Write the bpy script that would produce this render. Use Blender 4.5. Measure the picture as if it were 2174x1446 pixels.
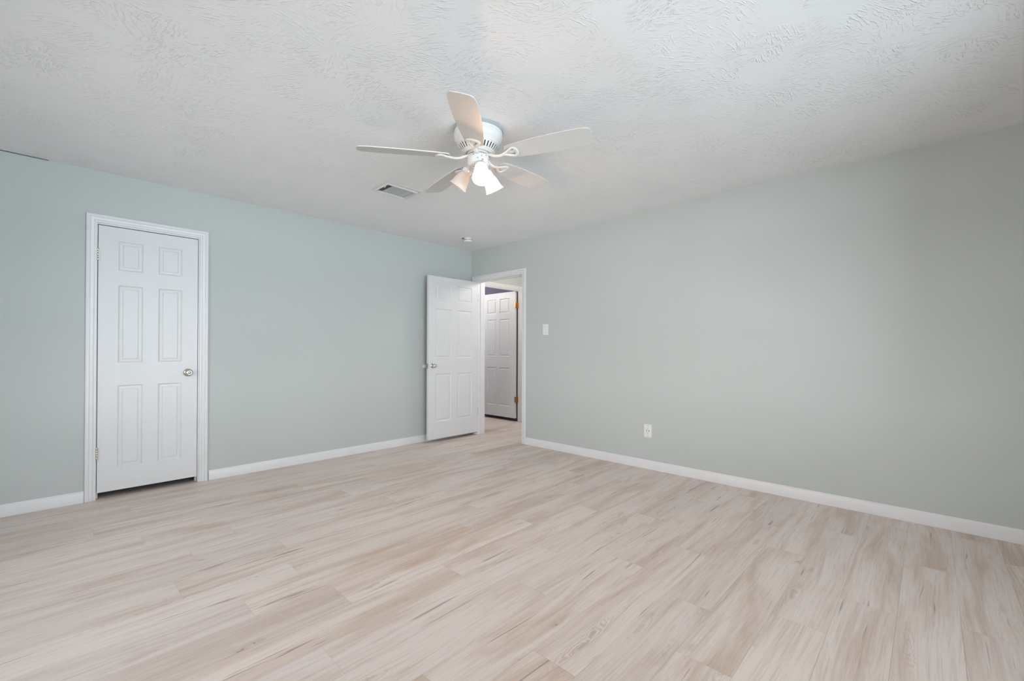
import bpy, bmesh, math, random
from mathutils import Vector, Matrix
random.seed(7)
S = bpy.context.scene
for o in list(bpy.data.objects): bpy.data.objects.remove(o)
COL = S.collection
PI = math.pi

# ------------------------------------------------------------------ camera
H = 2.44                       # ceiling height
XR, YL = 3.816, 4.528          # right wall plane x, left wall plane y (the photographed corner)
XW, YW = -0.95, -0.80          # the two walls behind the camera
yaw, pit, roll = 0.747665, 0.0055437, 0.0020323
F = Vector((math.cos(yaw)*math.cos(pit), math.sin(yaw)*math.cos(pit), math.sin(pit)))
R = Vector((math.sin(yaw), -math.cos(yaw), 0)); U = R.cross(F)
R2 = R*math.cos(roll) + U*math.sin(roll); U2 = -R*math.sin(roll) + U*math.cos(roll)
cam = bpy.data.cameras.new('camera'); co = bpy.data.objects.new('camera', cam); COL.objects.link(co)
co.matrix_world = Matrix(((R2.x, U2.x, -F.x, 0), (R2.y, U2.y, -F.y, 0), (R2.z, U2.z, -F.z, 1.11757), (0, 0, 0, 1)))
cam.sensor_width = 36; cam.lens = 928.866/2174*36
cam.shift_x = (1087-1115.123)/2174; cam.shift_y = (737.879-723)/2174
cam.clip_start = 0.02
S.camera = co

# ------------------------------------------------------------------ light
S.view_settings.view_transform = 'Standard'; S.view_settings.look = 'None'
S.view_settings.gamma = 1; S.view_settings.exposure = -0.08
w = bpy.data.worlds.new('world'); S.world = w; w.use_nodes = True
nt_ = w.node_tree; bg = nt_.nodes['Background']
# bright overcast sky above the horizon, duller ground below it
SKY, GROUND = 3.9, 0.25
tc_ = nt_.nodes.new('ShaderNodeTexCoord'); sp_ = nt_.nodes.new('ShaderNodeSeparateXYZ'); rp_ = nt_.nodes.new('ShaderNodeValToRGB')
nt_.links.new(tc_.outputs['Generated'], sp_.inputs[0]); nt_.links.new(sp_.outputs[2], rp_.inputs[0]); nt_.links.new(rp_.outputs[0], bg.inputs[0])
rp_.color_ramp.elements[0].position = 0.0; rp_.color_ramp.elements[1].position = 0.03
rp_.color_ramp.elements[0].color = (0.92*GROUND, 0.96*GROUND, 1.0*GROUND, 1); rp_.color_ramp.elements[1].color = (0.94*SKY, 0.965*SKY, 1.0*SKY, 1)
bg.inputs[1].default_value = 1.0

def area(name, loc, rot, sx, sy, power, col):
    l = bpy.data.lights.new(name, 'AREA'); l.shape = 'RECTANGLE'; l.size = sx; l.size_y = sy
    l.energy = power; l.color = col
    o = bpy.data.objects.new(name, l); COL.objects.link(o); o.location = loc; o.rotation_euler = rot
    return o
def point(name, loc, power, col, rad):
    l = bpy.data.lights.new(name, 'POINT'); l.energy = power; l.color = col; l.shadow_soft_size = rad
    o = bpy.data.objects.new(name, l); COL.objects.link(o); o.location = loc; return o
# daylight at the two windows of the walls behind the camera
WIN_A = (0.20, 2.60, 0.75, 2.10)       # in the wall y = YW : x0, x1, z0, z1
WIN_B = (0.55, 3.45, 0.75, 2.10)       # unseen window added for fill, in the wall x = XW : y0, y1, z0, z1
AL, AH, BL, BH, BULB = 360, 415, 60, 178, 7.5
area('daylight_a_low', (1.6, YW-3.0, 0.3), (PI/2, 0, 0), 6.4, 1.0, AL, (0.74, 0.885, 1.0))       # daylight off the bright yard outside
area('daylight_a_high', (1.6, YW-3.0, 1.4), (PI/2, 0, 0), 6.4, 1.2, AH, (0.74, 0.885, 1.0))
area('fill_b_low', (XW-3.0, 2.1, 0.3), (PI/2, 0, -PI/2), 5.4, 1.0, BL, (0.99, 0.98, 0.965))  # daylight for the added fill window
area('fill_b_high', (XW-3.0, 2.1, 1.4), (PI/2, 0, -PI/2), 5.4, 1.2, BH, (0.99, 0.98, 0.965))
# unseen light added to brighten the hallway behind the open door
point('hall_fill', (4.45, 3.55, 2.22), 24, (1.0, 0.92, 0.87), 0.09)
point('far_room_fill', (3.95, 5.95, 2.2), 42, (1.0, 0.965, 0.93), 0.12)  # unseen, added to light the far door leaf; placed from its panel shading

# ------------------------------------------------------------------ node helpers
class NT:
    def __init__(s, name):
        m = bpy.data.materials.new(name); m.use_nodes = True; s.m = m; s.t = m.node_tree
        s.b = s.t.nodes['Principled BSDF']; s.out = s.t.nodes['Material Output']
    def n(s, typ, ins=None, **kw):
        nd = s.t.nodes.new(typ)
        for k, v in kw.items(): setattr(nd, k, v)
        if ins:
            for k, v in ins.items(): s.set(nd.inputs[k], v)
        return nd
    def set(s, sock, v):
        if hasattr(v, 'bl_idname') and hasattr(v, 'outputs'): s.t.links.new(v.outputs[0], sock)
        elif isinstance(v, bpy.types.NodeSocket): s.t.links.new(v, sock)
        else: sock.default_value = v
    def math(s, op, a, b=0.0, c=None, clamp=False):
        nd = s.n('ShaderNodeMath', operation=op, use_clamp=clamp); s.set(nd.inputs[0], a); s.set(nd.inputs[1], b)
        if c is not None: s.set(nd.inputs[2], c)
        return nd
    def mix(s, f, a, b, mode='MIX'):
        nd = s.n('ShaderNodeMix', data_type='RGBA', blend_type=mode)
        s.set(nd.inputs[0], f); s.set(nd.inputs[6], a); s.set(nd.inputs[7], b)
        return nd.outputs[2]
    def ramp(s, f, stops):
        nd = s.n('ShaderNodeValToRGB'); s.set(nd.inputs[0], f)
        e = nd.color_ramp.elements
        while len(e) < len(stops): e.new(0.5)
        for el, (p, c) in zip(e, stops):
            el.position = p; el.color = c if len(c) == 4 else (*c, 1)
        return nd
    def noise(s, vec, scale, detail=2.0, rough=0.5, dist=0.0):
        return s.n('ShaderNodeTexNoise', {'Vector': vec, 'Scale': scale, 'Detail': detail, 'Roughness': rough, 'Distortion': dist})
    def bump(s, h, strength, dist):
        nd = s.n('ShaderNodeBump', {'Height': h, 'Strength': strength, 'Distance': dist}); s.set(s.b.inputs['Normal'], nd.outputs[0]); return nd
def lin(r, g, b):
    f = lambda c: (c/255/12.92) if c/255 <= 0.04045 else ((c/255+0.055)/1.055)**2.4
    return (f(r), f(g), f(b), 1)
def plain(name, col, rough=0.5, metal=0.0, noise=0.0, spec=0.5):
    t = NT(name); pos = t.n('ShaderNodeTexCoord').outputs['Object']
    nz = t.noise(pos, 14, 3)
    c = t.mix(nz.outputs[0], tuple(x*(1-0.03) for x in col[:3])+(1,), tuple(min(1, x*1.03) for x in col[:3])+(1,))
    t.set(t.b.inputs['Base Color'], c)
    t.b.inputs['Roughness'].default_value = rough; t.b.inputs['Metallic'].default_value = metal
    t.b.inputs['Specular IOR Level'].default_value = spec
    if noise: t.bump(t.noise(pos, 260, 2).outputs[0], noise, 0.0006)
    return t.m

def wall_mat(name, col, seam=None):
    t = NT(name); pos = t.n('ShaderNodeNewGeometry').outputs['Position']
    big = t.noise(pos, 1.3, 2)
    c = t.mix(big.outputs[0], tuple(x*0.975 for x in col[:3])+(1,), tuple(x*1.025 for x in col[:3])+(1,))
    t.set(t.b.inputs['Base Color'], c); t.b.inputs['Roughness'].default_value = 0.62
    t.b.inputs['Specular IOR Level'].default_value = 0.3
    fine = t.noise(pos, 170, 3, 0.6); med = t.noise(pos, 38, 2)
    h = t.math('ADD', t.math('MULTIPLY', fine, 0.5), t.math('MULTIPLY', med, 0.5))
    if seam:                                   # the taped board joint, a faint vertical ridge
        ax, v = seam
        sx = t.n('ShaderNodeSeparateXYZ', {0: pos})
        d = t.math('ABSOLUTE', t.math('SUBTRACT', sx.outputs[ax], v))
        ridge = t.math('SUBTRACT', 1.0, t.math('DIVIDE', d, 0.003), clamp=True)
        h = t.math('ADD', h, t.math('MULTIPLY', ridge, 0.5))
    t.bump(h, 0.35, 0.0022)
    return t.m

def ceiling_mat():
    t = NT('ceiling_texture'); pos = t.n('ShaderNodeNewGeometry').outputs['Position']
    wob = t.n('ShaderNodeVectorMath', operation='SCALE'); t.set(wob.inputs[0], t.noise(pos, 3.0, 2).outputs[1]); wob.inputs['Scale'].default_value = 0.10
    p2 = t.n('ShaderNodeVectorMath', operation='ADD'); t.set(p2.inputs[0], pos); t.set(p2.inputs[1], wob.outputs[0])
    def layer(scale, seed, lo, hi):
        off = t.n('ShaderNodeVectorMath', operation='ADD'); t.set(off.inputs[0], p2.outputs[0]); off.inputs[1].default_value = (seed, seed*1.7, 0)
        vo = t.n('ShaderNodeTexVoronoi', {'Vector': off.outputs[0], 'Scale': scale}, voronoi_dimensions='2D')
        rnd = t.n('ShaderNodeSeparateColor', {0: vo.outputs['Color']})
        rot = t.n('ShaderNodeVectorRotate', {'Vector': off.outputs[0], 'Angle': t.math('MULTIPLY', rnd.outputs[0], 1.9)}, rotation_type='Z_AXIS')
        sc = t.n('ShaderNodeVectorMath', operation='MULTIPLY'); t.set(sc.inputs[0], rot.outputs[0]); sc.inputs[1].default_value = (24, 112, 24)
        nz = t.noise(sc.outputs[0], 1.0, 2.0, 0.5, 0.25)
        # each stroke of the brush is a steep sided ridge, the dabs fade at their edges
        ridge = t.n('ShaderNodeMapRange', {0: nz.outputs[0], 1: lo, 2: hi}, interpolation_type='SMOOTHSTEP')
        fade = t.n('ShaderNodeMapRange', {0: vo.outputs['Distance'], 1: 0.62, 2: 0.30}, interpolation_type='SMOOTHSTEP')
        return t.math('MULTIPLY', ridge.outputs[0], fade.outputs[0])
    a = layer(4.2, 0.0, 0.54, 0.66); b = layer(5.6, 5.3, 0.55, 0.67)
    patch = t.n('ShaderNodeMapRange', {0: t.noise(pos, 2.1, 2).outputs[0], 1: 0.36, 2: 0.56})
    h = t.math('MULTIPLY', t.math('MAXIMUM', a, b), t.math('ADD', t.math('MULTIPLY', patch.outputs[0], 0.75), 0.25))
    h = t.math('ADD', h, t.math('MULTIPLY', t.noise(pos, 90, 3, 0.6).outputs[0], 0.22))
    col = t.mix(t.noise(pos, 0.9, 2).outputs[0], lin(239, 239, 239), lin(243, 243, 242))
    t.set(t.b.inputs['Base Color'], col); t.b.inputs['Roughness'].default_value = 0.6
    t.b.inputs['Specular IOR Level'].default_value = 0.35
    t.bump(h, 0.56, 0.0058)
    return t.m

def floor_mat():
    t = NT('oak_vinyl_plank'); pos = t.n('ShaderNodeNewGeometry').outputs['Position']
    at = t.n('ShaderNodeAttribute', attribute_name='plank'); rc = t.n('ShaderNodeSeparateColor', {0: at.outputs['Color']})
    r1, r2, r3 = rc.outputs
    sx = t.n('ShaderNodeSeparateXYZ', {0: pos})
    # every plank reads its own piece of the print
    X = t.math('ADD', sx.outputs[0], t.math('MULTIPLY', r1, 37.0)); Y = t.math('ADD', sx.outputs[1], t.math('MULTIPLY', r2, 19.0))
    Z = t.math('MULTIPLY', r3, 11.0)
    vec = t.n('ShaderNodeCombineXYZ', {0: X, 1: Y, 2: Z})
    warp = t.noise(vec, 1.5, 1.5)
    wy = t.math('MULTIPLY', t.math('SUBTRACT', warp, 0.5), 0.075)
    Yw = t.math('ADD', Y, wy)
    def st(ax, ay, scale, detail=3, rough=0.55, dist=0.0):
        v = t.n('ShaderNodeCombineXYZ', {0: t.math('MULTIPLY', X, ax), 1: t.math('MULTIPLY', Yw, ay), 2: Z})
        return t.noise(v, scale, detail, rough, dist)
    broad = st(0.7, 4.8, 1.5, 3.5, 0.55, 0.7); fine = st(3.6, 120, 1.0, 4, 0.65, 0.3); mid = st(0.75, 22, 1.3, 3, 0.55); hair = st(14, 260, 1.0, 3, 0.65, 0.4)
    light = lin(228, 216, 208); tan = lin(199, 174, 155); grey = lin(212, 202, 198); dark = lin(118, 94, 78)
    base = t.mix(t.math('MULTIPLY', t.ramp(broad, [(0.44, (0, 0, 0)), (0.70, (1, 1, 1))]), 0.85), light, tan)
    base = t.mix(t.math('MULTIPLY', r3, 0.34), base, grey)
    base = t.mix(t.math('MULTIPLY', t.ramp(mid, [(0.54, (0, 0, 0)), (0.78, (1, 1, 1))]), 0.42), base, lin(176, 148, 128))
    base = t.mix(t.math('MULTIPLY', t.ramp(fine, [(0.48, (0, 0, 0)), (0.72, (1, 1, 1))]), 0.34), base, lin(162, 144, 133))
    base = t.mix(t.math('MULTIPLY', t.ramp(hair, [(0.58, (0, 0, 0)), (0.74, (1, 1, 1))]), 0.45), base, lin(238, 230, 226))
    # growth rings round sparse knots
    jag = t.math('MULTIPLY', t.math('SUBTRACT', t.noise(vec, 9.0, 3, 0.6), 0.5), 0.42)
    kv = t.n('ShaderNodeCombineXYZ', {0: t.math('ADD', t.math('MULTIPLY', X, 0.95), jag), 1: t.math('ADD', t.math('MULTIPLY', Yw, 5.6), jag), 2: Z})
    vo = t.n('ShaderNodeTexVoronoi', {'Vector': kv, 'Scale': 1.7, 'Randomness': 0.9}, voronoi_dimensions='3D')
    dist = vo.outputs['Distance']
    rings = t.math('SINE', t.math('ADD', t.math('MULTIPLY', dist, 74.0), t.math('MULTIPLY', warp, 22.0)))
    near = t.n('ShaderNodeMapRange', {0: dist, 1: 0.46, 2: 0.10}, interpolation_type='SMOOTHSTEP')
    gate = t.n('ShaderNodeMapRange', {0: st(0.9, 3.0, 1.0, 1), 1: 0.46, 2: 0.62})
    rf = t.math('MULTIPLY', t.math('MULTIPLY', near.outputs[0], gate.outputs[0]), t.n('ShaderNodeMapRange', {0: rings, 1: -0.1, 2: 1.0}).outputs[0])
    base = t.mix(t.math('MULTIPLY', rf, 0.34), base, lin(148, 121, 103))
    knot = t.n('ShaderNodeMapRange', {0: dist, 1: 0.085, 2: 0.035}, interpolation_type='SMOOTHSTEP')
    base = t.mix(t.math('MULTIPLY', t.math('MULTIPLY', knot.outputs[0], gate.outputs[0]), 0.34), base, dark)
    # short dark cracks along the grain
    crack = t.ramp(st(2.0, 42, 1.0, 2, 0.5, 0.5), [(0.675, (0, 0, 0)), (0.74, (1, 1, 1))])
    base = t.mix(t.math('MULTIPLY', crack, 0.55), base, dark)
    # pin knots and pores
    pv = t.n('ShaderNodeCombineXYZ', {0: t.math('ADD', t.math('MULTIPLY', X, 1.25), jag), 1: t.math('ADD', t.math('MULTIPLY', Yw, 5.2), jag), 2: Z})
    pk = t.n('ShaderNodeTexVoronoi', {'Vector': pv, 'Scale': 2.3, 'Randomness': 1.0}, voronoi_dimensions='3D')
    pr = t.n('ShaderNodeSeparateColor', {0: pk.outputs['Color']})
    has = t.math('GREATER_THAN', pr.outputs[0], 0.62)
    halo = t.n('ShaderNodeMapRange', {0: pk.outputs['Distance'], 1: 0.26, 2: 0.05}, interpolation_type='SMOOTHSTEP')
    core = t.n('ShaderNodeMapRange', {0: pk.outputs['Distance'], 1: 0.055, 2: 0.02}, interpolation_type='SMOOTHSTEP')
    base = t.mix(t.math('MULTIPLY', t.math('MULTIPLY', halo.outputs[0], has), 0.34), base, lin(172, 150, 136))
    base = t.mix(t.math('MULTIPLY', t.math('MULTIPLY', core.outputs[0], has), 0.72), base, dark)
    hs = t.n('ShaderNodeHueSaturation', {'Color': base, 'Value': t.math('ADD', 0.97, t.math('MULTIPLY', r2, 0.06))})
    t.set(t.b.inputs['Base Color'], hs.outputs[0])
    rr = t.math('ADD', 0.40, t.math('MULTIPLY', fine, 0.12)); t.set(t.b.inputs['Roughness'], rr)
    t.b.inputs['Specular IOR Level'].default_value = 0.42
    t.bump(t.math('ADD', t.math('MULTIPLY', hair, 0.5), fine), 0.12, 0.0008)
    return t.m

GREEN = lin(193, 198, 195)
M = dict(louvre=plain('louvre_shaded_enamel', lin(192, 194, 194), 0.45),ring=plain('grey_enamel', lin(165, 170, 171), 0.5),  # louvre enamel darkened to paint the shade between the vent blades
    wall_l=wall_mat('sage_wall_paint', GREEN, (0, 2.14)), wall_r=wall_mat('sage_wall_paint_b', GREEN, (1, 2.121)), wall=wall_mat('sage_wall_paint_c', GREEN),
    purple=wall_mat('purple_wall_paint', lin(98, 92, 116)),
    ceiling=ceiling_mat(), floor=floor_mat(),
    trim=plain('white_semigloss_trim', lin(228, 227, 228), 0.34), door=plain('white_door_paint', lin(222, 222, 222), 0.38, noise=0.15),
    hdoor=plain('white_hall_door_paint', lin(220, 223, 223), 0.4, noise=0.15),
    nickel=plain('satin_nickel', lin(200, 196, 188), 0.24, 1.0), brass=plain('aged_brass', lin(196, 152, 100), 0.42, 1.0),
    chrome=plain('polished_chrome', lin(215, 215, 215), 0.12, 1.0),
    enamel=plain('white_enamel', lin(222, 220, 216), 0.22), blade=plain('white_blade_laminate', lin(212, 208, 203), 0.5),
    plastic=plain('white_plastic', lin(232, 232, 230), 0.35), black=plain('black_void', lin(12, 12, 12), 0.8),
    rubber=plain('white_rubber', lin(214, 213, 208), 0.7), steel=plain('galvanised_steel', lin(105, 105, 105), 0.6, 0.5), vent=plain('vent_enamel', lin(222, 222, 220), 0.4),
    groove=plain('joint_filler', lin(185, 168, 157), 0.8), plaster=plain('white_plaster', lin(225, 225, 225), 0.7))
def shade_mat():
    t = NT('frosted_white_glass'); b = t.b
    b.inputs['Base Color'].default_value = (0.93, 0.90, 0.87, 1); b.inputs['Roughness'].default_value = 0.25
    tr = t.n('ShaderNodeBsdfTranslucent', {'Color': (0.95, 0.84, 0.74, 1)})
    mx = t.n('ShaderNodeMixShader', {0: 0.5}); t.t.links.new(b.outputs[0], mx.inputs[1]); t.t.links.new(tr.outputs[0], mx.inputs[2])
    t.t.links.new(mx.outputs[0], t.out.inputs[0]); return t.m
def emis(name, col, st):
    t = NT(name); t.b.inputs['Base Color'].default_value = (1, 1, 1, 1)
    t.b.inputs['Emission Color'].default_value = col; t.b.inputs['Emission Strength'].default_value = st; return t.m
def glass_mat():
    t = NT('window_glass'); tr = t.n('ShaderNodeBsdfTransparent'); gl = t.n('ShaderNodeBsdfGlossy', {'Roughness': 0.02})
    mx = t.n('ShaderNodeMixShader', {0: 0.06}); t.t.links.new(tr.outputs[0], mx.inputs[1]); t.t.links.new(gl.outputs[0], mx.inputs[2])
    t.t.links.new(mx.outputs[0], t.out.inputs[0]); return t.m
M['shade'] = shade_mat(); M['lit'] = emis('lit_bulb', (1.0, 0.86, 0.70, 1), 14); M['unlit'] = emis('dim_bulb', (1.0, 0.75, 0.55, 1), 0.0); M['glass'] = glass_mat()

# ------------------------------------------------------------------ mesh helpers
def obj(name, bm, mat, parent=None, smooth=None, loc=None):
    me = bpy.data.meshes.new(name); bmesh.ops.recalc_face_normals(bm, faces=bm.faces); bm.to_mesh(me); bm.free()
    for m_ in (mat if isinstance(mat, (list, tuple)) else [mat]): me.materials.append(m_)
    o = bpy.data.objects.new(name, me); COL.objects.link(o)
    if smooth is not None:
        for p in me.polygons: p.use_smooth = True
        me.set_sharp_from_angle(angle=math.radians(smooth))
    if parent: o.parent = parent
    if loc: o.location = loc
    return o
def tag(o, label=None, cat=None, group=None, kind=None):
    if label: o['label'] = label
    if cat: o['category'] = cat
    if group: o['group'] = group
    if kind: o['kind'] = kind
    return o
def empty(name, loc, rot=(0, 0, 0)):
    o = bpy.data.objects.new(name, None); o.empty_display_size = 0.1; COL.objects.link(o); o.location = loc; o.rotation_euler = rot
    return o
def box(bm, x0, y0, z0, x1, y1, z1, bev=0.0, mi=0):
    m = Matrix.Translation(((x0+x1)/2, (y0+y1)/2, (z0+z1)/2)) @ Matrix.Diagonal((x1-x0, y1-y0, z1-z0, 1))
    r = bmesh.ops.create_cube(bm, size=1, matrix=m)
    if bev:
        es = list({e for v in r['verts'] for e in v.link_edges})
        bmesh.ops.bevel(bm, geom=es, offset=bev, segments=2, affect='EDGES')
    if mi:
        for f in {f for v in r['verts'] if v.is_valid for f in v.link_faces}: f.material_index = mi
def lathe(bm, prof, seg=48, mat=Matrix(), cap=True):
    """prof: (radius, height) pairs"""
    rings = []
    for r, z in prof:
        if r < 1e-6: rings.append([bm.verts.new(mat @ Vector((0, 0, z)))])
        else: rings.append([bm.verts.new(mat @ Vector((r*math.cos(2*PI*i/seg), r*math.sin(2*PI*i/seg), z))) for i in range(seg)])
    for a, b in zip(rings, rings[1:]):
        for i in range(seg):
            j = (i+1) % seg
            if len(a) == 1 and len(b) == 1: continue
            if len(a) == 1: bm.faces.new((a[0], b[i], b[j]))
            elif len(b) == 1: bm.faces.new((a[i], a[j], b[0]))
            else: bm.faces.new((a[i], a[j], b[j], b[i]))
    if cap:
        for k in (0, -1):
            if len(rings[k]) > 2: bm.faces.new(rings[k])
def frame_to(d):
    """matrix whose local z points along d"""
    return Vector((0, 0, 1)).rotation_difference(Vector(d).normalized()).to_matrix().to_4x4()
def tube(bm, pts, rads, seg=10, flat=1.0, up=Vector((0, 0, 1))):
    """swept tube, elliptical: width radius r, thickness r*flat along up"""
    rings = []
    for i, p in enumerate(pts):
        a = pts[max(0, i-1)]; b = pts[min(len(pts)-1, i+1)]
        d = (Vector(b)-Vector(a)).normalized(); s = d.cross(up).normalized(); n = s.cross(d).normalized()
        r = rads[i] if isinstance(rads, (list, tuple)) else rads
        rings.append([bm.verts.new(Vector(p)+s*r*math.cos(2*PI*k/seg)+n*r*flat*math.sin(2*PI*k/seg)) for k in range(seg)])
    for a, b in zip(rings, rings[1:]):
        for k in range(seg):
            j = (k+1) % seg; bm.faces.new((a[k], a[j], b[j], b[k]))
    bm.faces.new(rings[0]); bm.faces.new(rings[-1])
def bez(p, n):
    """Catmull-Rom through points"""
    p = [Vector(q) for q in p]; out = []
    for i in range(len(p)-1):
        p0 = p[max(0, i-1)]; p1 = p[i]; p2 = p[i+1]; p3 = p[min(len(p)-1, i+2)]
        for k in range(n):
            t = k/n
            out.append(0.5*((2*p1)+(-p0+p2)*t+(2*p0-5*p1+4*p2-p3)*t*t+(-p0+3*p1-3*p2+p3)*t**3))
    out.append(p[-1]); return out

# ------------------------------------------------------------------ room shell
WT = 0.12
def wall_with_hole(name, axis, a0, a1, t0, t1, z0, z1, hole, mat):
    """axis 'x': the wall runs along x, thickness t0..t1 in y"""
    bm = bmesh.new()
    def b(u0, u1, q0, q1):
        if u1-u0 < 1e-5 or q1-q0 < 1e-5: return
        if axis == 'x': box(bm, u0, t0, q0, u1, t1, q1)
        else: box(bm, t0, u0, q0, t1, u1, q1)
    if hole:
        h0, h1, k0, k1 = hole
        b(a0, h0, z0, z1); b(h1, a1, z0, z1); b(h0, h1, z0, k0); b(h0, h1, k1, z1)
    else: b(a0, a1, z0, z1)
    return tag(obj(name, bm, mat), kind='structure')

# closet doorway and entry doorway rough openings (jamb boards stand inside them)
CL = (0.198, 0.850, 0.0, 2.068)        # left wall, x
EN = (3.576, 4.411, 0.0, 2.042)        # right wall, y
HD = (4.150, 4.950, 0.0, 2.057)        # hall wall, x
HY0, HY1 = 4.690, 4.735                # hall wall faces
tag(wall_with_hole('wall_left', 'x', XW, XR, YL, YL+WT, 0, H, CL, M['wall_l']), 'sage green wall on the left, pierced by the closed closet door', 'wall')
tag(wall_with_hole('wall_right', 'y', YW, HY0, XR, XR+WT, 0, H, EN, M['wall_r']), 'long sage green wall on the right with the switch and outlet', 'wall')
tag(wall_with_hole('wall_window', 'x', XW-WT, XR+WT, YW-WT, YW, 0, H, WIN_A, M['wall']), 'sage green window wall behind the viewer, facing the closet', 'wall')
tag(wall_with_hole('wall_back', 'y', YW, YL+WT, XW-WT, XW, 0, H, WIN_B, M['wall']), 'sage green window wall behind the viewer, facing the entry', 'wall')
# hall and the purple room beyond it
tag(wall_with_hole('wall_hall', 'x', XR+WT, 6.0, HY0, HY1, 0, H, HD, M['wall']), 'sage green hallway wall seen above the far doorway', 'wall')
tag(wall_with_hole('wall_hall_far', 'y', 2.4, HY0, 5.42, 5.54, 0, H, None, M['wall']), 'sage green end wall of the hallway', 'wall')
tag(wall_with_hole('wall_hall_near', 'x', XR+WT, 5.42, 2.28, 2.4, 0, H, None, M['wall']), 'sage green short wall closing the hallway', 'wall')
tag(wall_with_hole('wall_purple', 'y', HY1, 7.0, 4.965, 5.08, 0, H, None, M['purple']), 'purple wall of the far room above the open door', 'wall')
tag(wall_with_hole('wall_purple_far', 'x', 2.9, 4.965, 6.9, 7.0, 0, H, None, M['purple']), 'purple end wall of the far room', 'wall')
tag(wall_with_hole('wall_purple_side', 'y', YL+WT, 6.9, 2.9, 3.02, 0, H, None, M['purple']), 'purple side wall of the far room', 'wall')
# closet interior
bm = bmesh.new()
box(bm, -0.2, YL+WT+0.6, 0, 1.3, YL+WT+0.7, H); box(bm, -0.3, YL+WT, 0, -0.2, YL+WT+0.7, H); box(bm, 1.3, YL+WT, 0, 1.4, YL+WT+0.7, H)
tag(obj('wall_closet', bm, M['black']), 'dark inside of the closet seen under its door', 'wall', kind='structure')

bm = bmesh.new(); box(bm, XW-WT, YW-WT, H, 6.0, 7.0, H+0.1)
tag(obj('ceiling', bm, M['ceiling']), 'white ceiling with a brushed plaster texture', 'ceiling', kind='structure')

# floor: individual planks, rows along x, joints where the photograph shows them
bm = bmesh.new(); cl = bm.loops.layers.float_color.new('plank')
PW, PO, PL_, GAP = 0.1964, 0.108, 1.2, 0.00035
known = {20: .37, 19: .92, 17: .66, 18: .17, 15: .76, 14: .52, 13: .90, 12: .40, 10: .58, 11: .84, 9: .90, 7: .69, 8: 1.38, 16: 1.56, 6: 1.53, 5: 2.07, 3: 1.92, 4: 1.22, 1: 2.08, 0: 2.43, -1: 3.07, 2: 1.58}
x_lo, x_hi, y_lo, y_hi = XW-WT, 6.0, YW-WT, 7.0
for row in range(math.floor((y_lo-PO)/PW), math.ceil((y_hi-PO)/PW)):
    ya = max(y_lo, PO+row*PW); yb = min(y_hi, PO+(row+1)*PW)
    j = known.get(row, random.uniform(0, PL_)); j -= math.ceil((j-x_lo)/PL_)*PL_
    while j < x_hi:
        xa = max(x_lo, j); xb = min(x_hi, j+PL_); j += PL_
        if xb-xa < 0.01: continue
        f = bm.faces.new([bm.verts.new(c) for c in ((xa+GAP, ya+GAP, 0), (xb-GAP, ya+GAP, 0), (xb-GAP, yb-GAP, 0), (xa+GAP, yb-GAP, 0))])
        c = (random.random(), random.random(), random.random(), 1)
        for l in f.loops: l[cl] = c
box(bm, x_lo, y_lo, -0.06, x_hi, y_hi, -0.0008, mi=1)
fl = obj('floor', bm, [M['floor'], M['groove']])
tag(fl, 'pale greige oak look plank floor running across the room', 'floor', kind='structure')

# ------------------------------------------------------------------ trim: mitred casings and moulded baseboards
CASE = [(0, 0), (0, .0065), (.003, .0090), (.013, .0092), (.0145, .0065), (.017, .0068), (.0185, .0120), (.029, .0150), (.0345, .0152), (.036, .0125), (.038, .0125), (.040, .0175), (.053, .0185), (.058, .0165), (.060, .012), (.060, 0)]
def casing(name, plane, x0, x1, zt, label, wl=1.0, wr=1.0, mat='trim'):
    """plane: (axis, value, outward sign). x0,x1: inner edges along the wall; zt: inner top edge; wl, wr: width factors"""
    axis, val, sg = plane; bm = bmesh.new(); cols = []
    for u, v in CASE:
        row = [(x0-u*wl, 0.001), (x0-u*wl, zt+u), (x1+u*wr, zt+u), (x1+u*wr, 0.001)]
        cols.append([bm.verts.new((a, val+sg*v, z) if axis == 'y' else (val+sg*v, a, z)) for a, z in row])
    n = len(CASE)
    for i in range(n):
        a, b = cols[i], cols[(i+1) % n]
        for k in range(3): bm.faces.new((a[k], a[k+1], b[k+1], b[k]))
    bm.faces.new([c[0] for c in cols]); bm.faces.new([c[3] for c in cols])
    return tag(obj(name, bm, M[mat], smooth=28), label, 'door casing', kind='structure')
casing('trim_1', ('y', YL, -1), 0.217, 0.837, 2.058, 'white moulded casing round the closed closet door on the left wall')
casing('trim_2', ('x', XR, -1), 3.588, 4.398, 2.032, 'white moulded casing round the open entry doorway', wl=1.0, wr=1.7)
casing('trim_3', ('y', HY0, -1), 4.166, 4.936, 2.042, 'white casing round the far doorway across the hall', wl=1.0, wr=1.0)
casing('trim_4', ('x', XR+WT, 1), 3.588, 4.398, 2.032, 'white casing on the hallway side of the entry doorway')
def jamb(name, axis, lo, hi, zt, t0, t1, label, stop, mat='trim'):
    """three boards lining an opening; lo, hi inner faces; stop=(s0,s1) position of the stop strip in the thickness"""
    bm = bmesh.new(); th = 0.014
    def b(u0, u1, q0, q1, z0, z1):
        if axis == 'x': box(bm, u0, q0, z0, u1, q1, z1, 0.001)
        else: box(bm, q0, u0, z0, q1, u1, z1, 0.001)
    b(lo-th, lo, t0, t1, 0.001, zt+th); b(hi, hi+th, t0, t1, 0.001, zt+th); b(lo, hi, t0, t1, zt, zt+th)
    s0, s1 = stop
    b(lo, lo+0.011, s0, s1, 0.001, zt); b(hi-0.011, hi, s0, s1, 0.001, zt); b(lo+0.011, hi-0.011, s0, s1, zt-0.011, zt)
    return tag(obj(name, bm, M[mat]), label, 'door jamb', kind='structure')
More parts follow.
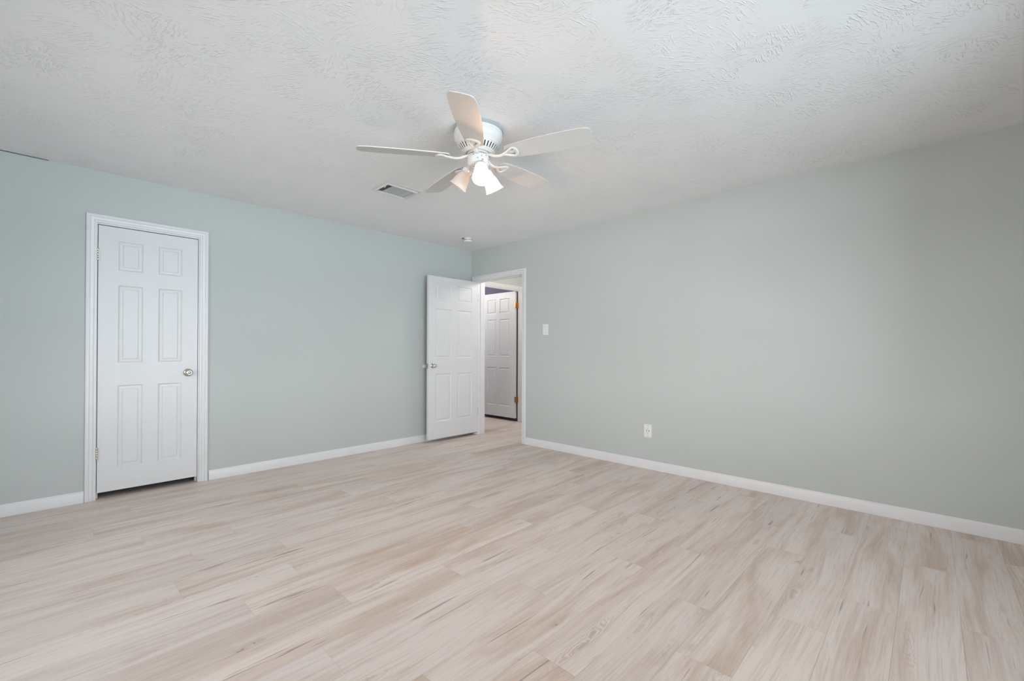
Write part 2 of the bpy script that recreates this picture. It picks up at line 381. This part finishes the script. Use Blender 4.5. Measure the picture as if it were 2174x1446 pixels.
jamb('trim_5', 'x', 0.219, 0.829, 2.047, YL+0.001, YL+WT, 'white jamb lining the closet doorway', (YL+0.045, YL+0.080))
jamb('trim_6', 'y', 3.592, 4.394, 2.026, XR+0.001, XR+WT-0.001, 'white jamb lining the entry doorway', (XR+0.040, XR+0.075))
jamb('trim_7', 'x', 4.170, 4.930, 2.037, HY0+0.001, HY1-0.001, 'white jamb lining the far doorway', (HY0+0.006, HY0+0.018))

def baseboard(name, runs, label, h=0.083, t=0.0125):
    """runs: list of (axis, value, sign, a0, a1)"""
    prof = [(0, 0.0005), (t, 0.0005), (t, h-0.022), (t-0.0015, h-0.018), (t-0.002, h-0.013), (t-0.004, h-0.008), (t-0.008, h-0.003), (t-0.0095, h), (0, h)]
    bm = bmesh.new()
    for axis, val, sg, a0, a1 in runs:
        A, B = [], []
        for v, z in prof:
            for a, L in ((a0, A), (a1, B)): L.append(bm.verts.new((a, val+sg*v, z) if axis == 'y' else (val+sg*v, a, z)))
        n = len(prof)
        for i in range(n): bm.faces.new((A[i], A[(i+1) % n], B[(i+1) % n], B[i]))
        bm.faces.new(A); bm.faces.new(B)
    return tag(obj(name, bm, M['trim'], smooth=28), label, 'baseboard', kind='structure')
baseboard('baseboard_left', [('y', YL, -1, XW, 0.1555), ('y', YL, -1, 0.907, XR-0.0002)], 'white baseboard along the left wall, broken by the closet door')
baseboard('baseboard_right', [('x', XR, -1, YW, 3.5275)], 'white baseboard along the right wall, running up to the entry casing')
baseboard('baseboard_window', [('y', YW, 1, XW, XR-0.013)], 'white baseboard under the window behind the viewer')
baseboard('baseboard_back', [('x', XW, 1, YW+0.013, YL-0.013)], 'white baseboard along the wall opposite the entry')
baseboard('baseboard_hall', [('y', HY0, -1, 4.997, 5.42), ('x', 5.42, -1, 2.4, HY0-0.013)], 'white baseboard in the hallway')

# ------------------------------------------------------------------ windows behind the camera
def window(name, axis, val, lo, hi, z0, z1, sg, label):
    e = tag(empty(name, ((lo+hi)/2, val, z0) if axis == 'y' else (val, (lo+hi)/2, z0)), label, 'window', kind='structure')
    def part(nm, bxs, mat, bev=0.002):
        bm = bmesh.new()
        for u0, u1, q0, q1, c0, c1 in bxs:
            q0, q1 = sorted((q0, q1))
            if axis == 'y': box(bm, u0, q0, c0, u1, q1, c1, bev)
            else: box(bm, q0, u0, c0, q1, u1, c1, bev)
        o = obj(nm, bm, mat, e); o.matrix_parent_inverse = Matrix.Translation(-e.location); return o
    q0, q1 = val-sg*0.05, val-sg*0.09
    mid = (lo+hi)/2; zm = (z0+z1)/2
    part('window_frame', [(lo, lo+.04, q0, q1, z0, z1), (hi-.04, hi, q0, q1, z0, z1), (lo+.04, hi-.04, q0, q1, z0, z0+.04), (lo+.04, hi-.04, q0, q1, z1-.04, z1),
                          (mid-.03, mid+.03, q0, q1, z0+.04, z1-.04), (lo+.04, mid-.03, q0, q1, zm-.02, zm+.02), (mid+.03, hi-.04, q0, q1, zm-.02, zm+.02)], M['trim'])
    q2 = (q0+q1)/2
    for a, b in ((lo+.04, mid-.03), (mid+.03, hi-.04)):
        for c, d in ((z0+.04, zm-.02), (zm+.02, z1-.04)): part('pane', [(a, b, q2-.002, q2+.002, c, d)], M['glass'], 0)
    part('window_sill', [(lo-.05, hi+.05, val+sg*0.03, val+sg*0.0005, z0-.02, z0)], M['trim'])
window('window_1', 'y', YW, WIN_A[0], WIN_A[1], WIN_A[2], WIN_A[3], 1, 'wide white framed window behind the viewer, facing the closet door')
window('window_fill', 'x', XW, WIN_B[0], WIN_B[1], WIN_B[2], WIN_B[3], 1, 'unseen white framed window added for fill behind the viewer, facing the entry doorway')

# ------------------------------------------------------------------ six panel doors
def slab_mesh(W, Z0, Z1, T, cols, rows):
    """leaf from x=0..W, z=Z0..Z1; front at y=0 (facing -y), back at y=T; moulded panels sunk on both faces"""
    bm = bmesh.new()
    xs = sorted({0, W, *[c for p in cols for c in p]}); zs = sorted({Z0, Z1, *[r for p in rows for r in p]})
    prof = [(0.0, 0.0), (0.002, 0.0022), (0.008, 0.0072), (0.011, 0.0078), (0.0255, 0.0070), (0.0290, 0.0032), (0.0320, 0.0024)]
    def ispanel(a, b): return any(abs(a-p[0]) < 1e-6 for p in cols) and any(abs(b-r[0]) < 1e-6 for r in rows)
    for side in (0, 1):
        f = (lambda x, z, d: (x, d, z)) if side == 0 else (lambda x, z, d: (x, T-d, z))
        for i in range(len(xs)-1):
            for k in range(len(zs)-1):
                x0, x1, z0, z1 = xs[i], xs[i+1], zs[k], zs[k+1]
                if not ispanel(x0, z0):
                    bm.faces.new([bm.verts.new(f(*c, 0)) for c in ((x0, z0), (x1, z0), (x1, z1), (x0, z1))]); continue
                prev = None
                for ins, dep in prof:
                    q = [bm.verts.new(f(*c, dep)) for c in ((x0+ins, z0+ins), (x1-ins, z0+ins), (x1-ins, z1-ins), (x0+ins, z1-ins))]
                    if prev:
                        for s_ in range(4): bm.faces.new((prev[s_], prev[(s_+1) % 4], q[(s_+1) % 4], q[s_]))
                    prev = q
                bm.faces.new(prev)
    for c in (((0, 0, Z0), (0, T, Z0), (0, T, Z1), (0, 0, Z1)), ((W, 0, Z0), (W, T, Z0), (W, T, Z1), (W, 0, Z1)),
              ((0, 0, Z0), (W, 0, Z0), (W, T, Z0), (0, T, Z0)), ((0, 0, Z1), (W, 0, Z1), (W, T, Z1), (0, T, Z1))):
        bm.faces.new([bm.verts.new(v) for v in c])
    bmesh.ops.remove_doubles(bm, verts=bm.verts, dist=1e-5)
    return bm
def knob(parent, x, z, y, sg, mat, lock=True, back=False):
    """door knob standing out along sg*y from the face y"""
    ro = Matrix.Translation((x, y, z)) @ frame_to((0, sg, 0))
    bm = bmesh.new(); lathe(bm, [(0.0315, 0), (0.0325, 0.002), (0.0315, 0.005), (0.026, 0.0085), (0.018, 0.0105), (0.0125, 0.012)], 40, ro)
    k = obj('knob', bmk(ro), M[mat], parent, 40)
    r = obj('rosette', bm, M[mat], k, 40)
    if lock:
        bm = bmesh.new(); lathe(bm, [(0.0075, 0.0592), (0.0075, 0.0625), (0.0055, 0.0640), (0.0, 0.0640)], 20, ro)
        obj('lock_button', bm, M[mat], k, 40)
    return k
def bmk(ro):
    bm = bmesh.new()
    lathe(bm, [(0.0115, 0.010), (0.0115, 0.020), (0.014, 0.024), (0.021, 0.0275), (0.0265, 0.034), (0.0275, 0.041), (0.0262, 0.049), (0.0215, 0.0555),
               (0.0165, 0.058), (0.0125, 0.0572), (0.0105, 0.0585), (0.0, 0.0592)], 40, ro)
    return bm
def hinge(parent, x, y, z, mat, leaf=0.024, h=0.089, ax=(1, 0), sides=(1, -1)):
    """barrel of five knuckles with finials; leaves spread along +-ax"""
    bm = bmesh.new(); kh = h/5
    for i in range(5):
        lathe(bm, [(0.0058, z-h/2+i*kh+0.0006), (0.0062, z-h/2+i*kh+0.0014), (0.0062, z-h/2+(i+1)*kh-0.0014), (0.0058, z-h/2+(i+1)*kh-0.0006)], 16, Matrix.Translation((x, y, 0)))
    lathe(bm, [(0.0030, z-h/2-0.001), (0.0030, z+h/2+0.001)], 12, Matrix.Translation((x, y, 0)))
    for s_ in (-1, 1):
        lathe(bm, [(0.0045, z+s_*h/2), (0.0052, z+s_*(h/2+0.002)), (0.0030, z+s_*(h/2+0.0045)), (0, z+s_*(h/2+0.0055))], 14, Matrix.Translation((x, y, 0)))
    for s_ in sides:
        dx, dy = ax[0]*s_*leaf, ax[1]*s_*leaf
        nx, ny = -ax[1]*0.0011, ax[0]*0.0011
        box(bm, min(x, x+dx)-abs(nx), min(y, y+dy)-abs(ny), z-h/2+0.001, max(x, x+dx)+abs(nx), max(y, y+dy)+abs(ny), z+h/2-0.001, 0.0004)
    return obj('hinge', bm, M[mat], parent, 35)

# closet door: closed, hinged on the left, knob right
d1 = tag(empty('door_1', (0.223, YL+0.002, 0.0)), 'closed white six panel closet door on the left wall with a nickel knob', 'door', kind='structure')
cols = [(0.110, 0.254), (0.347, 0.497)]; rows = [(0.222, 0.843), (1.016, 1.603), (1.716, 1.938)]
obj('door_leaf', slab_mesh(0.602, 0.050, 2.041, 0.035, cols, rows), M['door'], d1)
knob(d1, 0.540, 0.924, 0, -1, 'nickel')
hinge(d1, -0.0025, -0.0075, 1.824, 'nickel', 0.010); hinge(d1, -0.0025, -0.0075, 0.341, 'nickel', 0.010)

# entry door: open at a right angle, hinged by the corner; its leaf runs back along -x from the jamb
EW = 0.774
d2 = tag(empty('door_2', (XR-0.0045-EW, 4.389, 0.0)), 'open white six panel entry door standing before the corner', 'door', kind='structure')
cols2 = [(0.102, 0.338), (0.436, 0.672)]; rows2 = [(0.245, 0.825), (1.012, 1.616), (1.716, 1.918)]
obj('door_leaf', slab_mesh(EW, 0.040, 2.010, 0.035, cols2, rows2), M['door'], d2)
kk = knob(d2, 0.062, 0.925, 0, -1, 'chrome', lock=True)
knob(d2, 0.062, 0.925, 0.035, 1, 'chrome', lock=False)
bm = bmesh.new(); box(bm, -0.0012, 0.005, 0.895, 0.0, 0.030, 0.955, 0.0003); lathe(bm, [(0.0085, 0), (0.0085, 0.009), (0.006, 0.012), (0, 0.012)], 20, Matrix.Translation((0, 0.0175, 0.925)) @ frame_to((-1, 0, 0)))
obj('latch', bm, M['nickel'], d2, 35)
for z in (1.80, 0.30): hinge(d2, EW+0.002, 0.006, z, 'nickel', 0.004)

# far door across the hall: swung back into the purple room
d3 = tag(empty('door_3', (4.893, 4.748, 0.0), (0, 0, 0)), 'white six panel door with brass hinges, open beyond the hall', 'door', kind='structure')
d3.rotation_euler = (0, 0, PI/2)
# local x runs along +y, front (local -y) faces world +x, back (local y=T) faces world -x
obj('door_leaf', slab_mesh(0.768, 0.052, 2.032, 0.035, [(0.125, 0.345), (0.430, 0.640)], [(0.225, 0.835), (1.010, 1.610), (1.700, 1.935)]), M['hdoor'], d3).location = (0, -0.028, 0)
for z in (1.815, 0.343):
    bm = bmesh.new(); kh = 0.089
    for i in range(5): lathe(bm, [(0.0055, z-kh/2+i*kh/5+0.0006), (0.0055, z-kh/2+(i+1)*kh/5-0.0006)], 14, Matrix.Translation((-0.012, 0.006, 0)))
    box(bm, -0.0008, -0.022, z-kh/2, 0.0005, 0.006, z+kh/2, 0.0003)
    box(bm, -0.012, 0.0045, z-kh/2, 0.010, 0.0085, z+kh/2, 0.0004)
    box(bm, -0.030, -0.0365, z-kh/2, -0.013, -0.0345, z+kh/2, 0.0003)
    box(bm, -0.0135, -0.036, z-kh/2, -0.0115, 0.006, z+kh/2, 0.0003)
    obj('hinge', bm, M['brass'], d3, 35)

ds = tag(empty('door_stop', (3.072, YL, 0.915)), 'small white round bumper on the left wall behind the open entry door', 'door stop')
ro = Matrix.Rotation(PI/2, 4, 'X')
bm = bmesh.new(); lathe(bm, [(0.026, 0.0004), (0.0265, 0.004), (0.024, 0.012), (0.021, 0.018), (0.022, 0.024), (0.019, 0.029), (0.010, 0.032), (0, 0.033)], 36, ro); obj('bumper', bm, M['rubber'], ds, 40)
# black strip painting the shade of an open joint atop the left wall
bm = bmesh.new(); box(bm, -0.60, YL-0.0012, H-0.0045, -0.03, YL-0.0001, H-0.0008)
tag(obj('gap_shade_strip', bm, M['black']), 'thin black strip painting the shaded gap where the left wall meets the ceiling', 'joint', kind='structure')
# strike plate let into the right hand jamb of the entry
bm = bmesh.new(); box(bm, XR+0.012, 3.5912, 0.900, XR+0.036, 3.5928, 0.957, 0.0003)
tag(obj('strike_plate', bm, M['nickel']), 'small nickel strike plate on the right jamb of the entry doorway', 'strike plate')

# ------------------------------------------------------------------ light switch and outlet on the right wall
def plate(bm, w, h, t=0.0055):
    box(bm, -t, -w/2, -h/2, 0.0, w/2, h/2, 0.0018)
sw = tag(empty('light_switch', (XR-0.0004, 3.2200, 1.350)), 'white light switch on the wall right of the entry doorway', 'light switch')
bm = bmesh.new(); plate(bm, 0.082, 0.122); obj('cover_plate', bm, M['plastic'], sw)
bm = bmesh.new(); box(bm, -0.0075, -0.0075, -0.0135, -0.005, 0.0075, 0.0135, 0.0006); tube(bm, [(-0.005, 0, 0.000), (-0.017, 0, 0.008)], [0.0045, 0.0035], 8); obj('toggle', bm, M['plastic'], sw)
for s_ in (-1, 1):
    bm = bmesh.new(); lathe(bm, [(0.0032, 0), (0.0032, 0.0012), (0, 0.0016)], 14, Matrix.Translation((-0.0053, 0, s_*0.030)) @ frame_to((-1, 0, 0))); obj('screw', bm, M['nickel'], sw, 40)
ou = tag(empty('wall_outlet', (XR-0.0004, 1.9575, 0.358)), 'white duplex power outlet low on the right wall above the baseboard', 'power outlet')
bm = bmesh.new(); plate(bm, 0.078, 0.121); obj('cover_plate', bm, M['plastic'], ou)
for s_ in (-1, 1):
    c = s_*0.0195
    bm = bmesh.new(); lathe(bm, [(0.0168, 0), (0.0172, 0.0014), (0.0160, 0.0024), (0, 0.0024)], 32, Matrix.Translation((-0.0054, 0, c)) @ frame_to((-1, 0, 0)) @ Matrix.Diagonal((0.86, 1, 1, 1)))
    rcp = obj('receptacle', bm, M['plastic'], ou, 40)
    bm = bmesh.new()
    for q in (-1, 1): box(bm, -0.0084, q*0.0063-0.0011, c+0.001, -0.0072, q*0.0063+0.0011, c+0.0088)
    lathe(bm, [(0.0026, 0), (0.0026, 0.0012)], 14, Matrix.Translation((-0.0072, 0, c-0.0072)) @ frame_to((-1, 0, 0)))
    obj('slot', bm, M['black'], rcp)
bm = bmesh.new()
for q in (-1, 1): box(bm, -0.0064, q*0.0118-0.0028, -0.005, -0.0050, q*0.0118+0.0028, 0.005)
obj('recess', bm, M['black'], ou)
for s_ in (-1, 1):
    bm = bmesh.new(); lathe(bm, [(0.0030, 0), (0.0030, 0.0012), (0, 0.0016)], 14, Matrix.Translation((-0.0053, 0, s_*0.048)) @ frame_to((-1, 0, 0))); obj('screw', bm, M['steel'], ou, 40)

# ------------------------------------------------------------------ smoke detector
sd = tag(empty('smoke_detector', (3.335, 4.022, H)), 'small round white smoke detector on the ceiling near the corner', 'smoke detector')
bm = bmesh.new(); lathe(bm, [(0.040, -0.0003), (0.040, -0.010), (0.042, -0.018), (0.047, -0.030), (0.050, -0.036), (0.050, -0.042), (0.044, -0.046), (0.020, -0.047), (0.0, -0.047)], 40); obj('housing', bm, M['plastic'], sd, 35)
bm = bmesh.new()
box(bm, -0.058, 0.020, -0.012, -0.043, 0.042, -0.0005, 0.002); obj('side_block', bm, M['steel'], sd)  # small dark grey block beside the housing
bm = bmesh.new()
for i in range(28):
    a = 2*PI*i/28; m = Matrix.Translation((0.0435*math.cos(a), 0.0435*math.sin(a), -0.0245)) @ Matrix.Rotation(a, 4, 'Z')
    bmesh.ops.create_cube(bm, size=1, matrix=m @ Matrix.Diagonal((0.004, 0.006, 0.008, 1)))
obj('vent_slot', bm, M['black'], sd)

# ------------------------------------------------------------------ ceiling register
vx0, vx1, vy0, vy1 = 1.760, 2.088, 3.112, 3.374
vt = tag(empty('ceiling_vent', ((vx0+vx1)/2, (vy0+vy1)/2, H)), 'white louvred air vent in the ceiling left of the fan', 'air vent')
hw, hh = (vx1-vx0)/2, (vy1-vy0)/2
def rect(bm, w, h, z, off=(0, 0)): return [bm.verts.new((off[0]+a*w, off[1]+b*h, z)) for a, b in ((-1, -1), (1, -1), (1, 1), (-1, 1))]
bm = bmesh.new(); prev = None
for ins, z in ((0, -0.0005), (0.001, -0.005), (0.026, -0.009), (0.028, -0.017), (0.033, -0.019), (0.036, -0.002)):
    q = rect(bm, hw-ins, hh-ins, z)
    if prev:
        for i in range(4): bm.faces.new((prev[i], prev[(i+1) % 4], q[(i+1) % 4], q[i]))
    prev = q
obj('frame', bm, M['vent'], vt, 20)
bm = bmesh.new(); box(bm, -hw+0.035, -hh+0.035, -0.0035, hw-0.035, hh-0.035, -0.0006); obj('duct_opening', bm, M['steel'], vt)
def louvre(x0, y0, x1, y1, tilt, wd=0.0105):
    """thin blade between two points, tilted about its length"""
    bm = bmesh.new(); d = Vector((x1-x0, y1-y0, 0)); L = d.length; a = math.atan2(d.y, d.x)
    m = Matrix.Translation(((x0+x1)/2, (y0+y1)/2, -0.0085)) @ Matrix.Rotation(a, 4, 'Z') @ Matrix.Rotation(tilt, 4, 'X') @ Matrix.Diagonal((L, wd, 0.0009, 1))
    bmesh.ops.create_cube(bm, size=1, matrix=m); return obj('louvre', bm, M['louvre'], vt)
iw, ih = hw-0.037, hh-0.037
for i in range(4): louvre(-iw+0.006+i*0.013, -ih, -iw+0.006+i*0.013, ih, math.radians(-42))
for i in range(3): louvre(iw-0.006-i*0.012, -ih, iw-0.006-i*0.012, ih, math.radians(38))
n = 19
for i in range(n): louvre(-iw+0.058, -ih+0.005+i*(2*ih-0.010)/(n-1), iw-0.044, -ih+0.005+i*(2*ih-0.010)/(n-1), math.radians(-8), 0.0062)
for x in (-iw+0.055, iw-0.041):
    bm = bmesh.new(); box(bm, x-0.0012, -ih, -0.0125, x+0.0012, ih, -0.0036); obj('divider', bm, M['vent'], vt)
bm = bmesh.new(); tube(bm, [(-iw+0.010, -0.062+0.02, -0.012), (-iw+0.002, -0.062+0.035, -0.020)], 0.0035, 8); obj('damper_lever', bm, M['vent'], vt)

# ------------------------------------------------------------------ ceiling fan
FX, FY = 1.7345, 1.997
fan = tag(empty('ceiling_fan', (FX, FY, H)), 'white five blade ceiling fan with three bell shaded lamps', 'ceiling fan')
def Z(z): return z-H
bm = bmesh.new(); lathe(bm, [(0.148, -0.0005), (0.150, -0.006), (0.150, -0.018), (0.146, -0.020)], 72); obj('mounting_ring', bm, M['ring'], fan, 30)
bm = bmesh.new()
lathe(bm, [(0.1455, -0.020), (0.1465, -0.028), (0.1430, -0.034), (0.1445, -0.038), (0.1460, -0.050), (0.1420, -0.064), (0.1330, -0.078), (0.1250, -0.086), (0.1235, -0.090),
           (0.1265, -0.093), (0.1275, -0.097), (0.1255, -0.101), (0.1215, -0.103)], 72)
mh = obj('motor_housing', bm, M['enamel'], fan, 30)
# slotted skirt under the motor: solid bars between real openings
bm = bmesh.new(); NS = 36
def sk(r, z, a): return (r*math.cos(a), r*math.sin(a), z)
zt0, zt1, zb1, zb0 = (0.1215, -0.103), (0.1200, -0.107), (0.0990, -0.132), (0.0900, -0.139)
for i in range(NS):
    a0 = 2*PI*i/NS; a1 = a0+2*PI/NS*0.62; a2 = a0+2*PI/NS
    for u, v in ((zt0, zt1), (zb1, zb0)):
        for p, q in ((a0, a1), (a1, a2)): bm.faces.new([bm.verts.new(sk(*u, p)), bm.verts.new(sk(*u, q)), bm.verts.new(sk(*v, q)), bm.verts.new(sk(*v, p))])
    bm.faces.new([bm.verts.new(sk(*zt1, a0)), bm.verts.new(sk(*zt1, a1)), bm.verts.new(sk(*zb1, a1)), bm.verts.new(sk(*zb1, a0))])
bmesh.ops.remove_doubles(bm, verts=bm.verts, dist=1e-5)
bmesh.ops.solidify(bm, geom=bm.faces[:], thickness=0.0016)
obj('vent_skirt', bm, M['enamel'], fan, 30)
bm = bmesh.new(); lathe(bm, [(0.115, -0.100), (0.092, -0.130), (0.080, -0.134)], 48); obj('motor_core', bm, M['steel'], fan, 40)
bm = bmesh.new(); lathe(bm, [(0.0905, -0.1385), (0.086, -0.143), (0.078, -0.146), (0.074, -0.146), (0.072, -0.136)], 60); obj('bottom_rim', bm, M['enamel'], fan, 30)
bm = bmesh.new(); lathe(bm, [(0.066, -0.132), (0.066, -0.149), (0.060, -0.153), (0.030, -0.153)], 48); obj('flywheel', bm, M['enamel'], fan, 30)
bm = bmesh.new(); lathe(bm, [(0.045, -0.153), (0.045, -0.160)], 32); obj('coupling', bm, M['steel'], fan, 30)
bm = bmesh.new(); lathe(bm, [(0.058, -0.1585), (0.0645, -0.160), (0.0655, -0.163), (0.0655, -0.205), (0.063, -0.212), (0.054, -0.222), (0.030, -0.227), (0.0, -0.228)], 60)
swh = obj('switch_housing', bm, M['enamel'], fan, 30)
for a, z in ((3.55, -0.170), (4.30, -0.178), (3.95, -0.192), (5.20, -0.182), (4.75, -0.170)):
    bm = bmesh.new(); lathe(bm, [(0.0030, 0), (0.0030, 0.0010), (0, 0.0014)], 12, Matrix.Translation((0.0654*math.cos(a), 0.0654*math.sin(a), z)) @ frame_to((math.cos(a), math.sin(a), 0)))
    obj('screw', bm, M['steel'], swh)

# rotor: blades lie in a plane a little out of level, as in the photograph
ZB = 2.2769
SLX, SLY = 0.052, -0.025
A0 = 0.7378+PI
def blade_outline():
    """(r, half width) stations from root to tip"""
    st = [(0.176, 0.030), (0.179, 0.040), (0.186, 0.048), (0.200, 0.054), (0.25, 0.0595), (0.32, 0.0655), (0.40, 0.0705), (0.48, 0.0735), (0.56, 0.0740), (0.62, 0.0715), (0.655, 0.0675), (0.675, 0.0605), (0.684, 0.050), (0.6875, 0.035), (0.689, 0.0)]
    return st
for k in range(5):
    a = A0+k*2*PI/5
    e = Vector((math.cos(a), math.sin(a), SLX*math.cos(a)+SLY*math.sin(a))).normalized()
    tdir = Vector((-math.sin(a), math.cos(a), 0))
    nrm = e.cross(tdir).normalized(); tdir = nrm.cross(e).normalized()
    base = Matrix(((e.x, tdir.x, nrm.x, 0), (e.y, tdir.y, nrm.y, 0), (e.z, tdir.z, nrm.z, Z(ZB)), (0, 0, 0, 1)))
    pm = base @ Matrix.Rotation(math.radians(-12.5), 4, 'X')
    bm = bmesh.new(); st = blade_outline(); th = 0.0055
    pts = [(r, w_) for r, w_ in st] + [(r, -w_) for r, w_ in reversed(st[:-1])]
    top = [bm.verts.new(pm @ Vector((r, t_, th/2))) for r, t_ in pts]; bot = [bm.verts.new(pm @ Vector((r, t_, -th/2))) for r, t_ in pts]
    ft, fb = bm.faces.new(top), bm.faces.new(bot)
    for i in range(len(pts)):
        j = (i+1) % len(pts); bm.faces.new((top[i], top[j], bot[j], bot[i]))
    bmesh.ops.bevel(bm, geom=list(ft.edges)+list(fb.edges), offset=0.0012, segments=2, affect='EDGES')
    bl = obj('blade', bm, M['blade'], fan, 40)
    # blade iron: a rising stem that splits into two horns closed by a scrolled arch
    bm = bmesh.new()
    B0 = lambda r, t_, z: base @ Vector((r, t_, z)); B1 = lambda r, t_, z: pm @ Vector((r, t_, z))
    up = nrm
    stem = bez([B0(0.050, 0, 0.006), B0(0.078, 0, 0.001), B0(0.105, 0, -0.0105), B0(0.135, 0, -0.016), B1(0.166, 0, -0.0125)], 5)
    tube(bm, stem, [0.0165-0.0045*i/(len(stem)-1) for i in range(len(stem))], 12, 0.5, up)
    for s_ in (-1, 1):
        horn = bez([B1(0.158, 0, -0.0130), B1(0.180, s_*0.010, -0.0120), B1(0.205, s_*0.024, -0.0100), B1(0.224, s_*0.034, -0.0085), B1(0.238, s_*0.031, -0.0075)], 5)
        tube(bm, horn, [0.0108]*4+[0.0100]*(len(horn)-4), 10, 0.6, up)
    arch = bez([B1(0.226, -0.0345, -0.0080), B1(0.240, -0.026, -0.0078), B1(0.247, 0, -0.0078), B1(0.240, 0.026, -0.0078), B1(0.226, 0.0345, -0.0080)], 6)
    tube(bm, arch, 0.0105, 10, 0.6, up)
    tube(bm, bez([B1(0.180, 0, -0.0085), B1(0.212, 0, -0.0065), B1(0.245, 0, -0.0060)], 4), [0.010, 0.012, 0.014, 0.016, 0.018, 0.019, 0.020, 0.020, 0.020], 10, 0.18, up)
    ir = obj('blade_iron', bm, M['enamel'], fan, 50)
    for (r_, t_) in ((0.238, -0.020), (0.244, 0.0), (0.238, 0.020)):
        bm = bmesh.new(); lathe(bm, [(0.0044, 0), (0.0040, 0.0018), (0, 0.0030)], 14, Matrix.Translation(B1(r_, t_, -0.0125)) @ frame_to(-(pm.to_3x3() @ Vector((0, 0, 1)))))
        obj('screw', bm, M['enamel'], ir, 40)

# light kit: three bells, the nearest and the right hand one burning
for k, (phi, lit) in enumerate(((239.0, True), (359.0, True), (119.0, False))):
    a = math.radians(phi); tl = math.radians(56 if k == 0 else 55)      # axis below horizontal
    ax = Vector((math.cos(a)*math.cos(tl), math.sin(a)*math.cos(tl), -math.sin(tl)))
    root = Vector((0.040*math.cos(a), 0.040*math.sin(a), -0.196))
    neck = root+ax*0.038
    bm = bmesh.new(); tube(bm, [root, root+ax*0.020, neck], [0.013, 0.012, 0.012], 16, 1.0, Vector((0, 0, 1)))
    m = Matrix.Translation(neck) @ frame_to(ax)
    lathe(bm, [(0.010, -0.004), (0.020, -0.001), (0.0285, 0.004), (0.0315, 0.010), (0.0320, 0.024), (0.0335, 0.026), (0.0335, 0.029), (0.0310, 0.029), (0.0300, 0.010), (0.0, 0.006)], 40, m)
    lh = obj('lamp_holder', bm, M['enamel'], fan, 35)
    for q in range(3):
        b_ = 2*PI*q/3+0.9; dr = (m.to_3x3() @ Vector((math.cos(b_), math.sin(b_), 0)))
        c0 = m @ Vector((0.031*math.cos(b_), 0.031*math.sin(b_), 0.018))
        bm = bmesh.new(); lathe(bm, [(0.0022, 0), (0.0022, 0.008), (0.0052, 0.008), (0.0058, 0.011), (0.0045, 0.014), (0, 0.0145)], 14, Matrix.Translation(c0) @ frame_to(dr)); obj('thumb_screw', bm, M['nickel'], lh, 40)
    bm = bmesh.new()
    out = [(0.0285, 0.012), (0.0290, 0.026), (0.0300, 0.034), (0.0340, 0.044), (0.0400, 0.058), (0.0440, 0.074), (0.0465, 0.092), (0.0505, 0.108), (0.0575, 0.122), (0.0600, 0.126)]
    inn = [(r-0.0026, z) for r, z in reversed(out)]
    lathe(bm, out+inn, 56, m, cap=False)
    sh = obj('lamp_shade', bm, M['shade'], fan, 40)
    bm = bmesh.new(); lathe(bm, [(0.013, 0.010), (0.0135, 0.034), (0.016, 0.044), (0.0235, 0.058), (0.0275, 0.072), (0.0270, 0.084), (0.0215, 0.095), (0.012, 0.101), (0, 0.103)], 32, m)
    obj('bulb', bm, M['lit' if lit else 'unlit'], sh, 40)
    if lit:
        p = Vector((FX, FY, H)) + (m @ Vector((0, 0, 0.1175)))
        point('bulb_light', p, BULB, (1.0, 0.62, 0.40), 0.012)
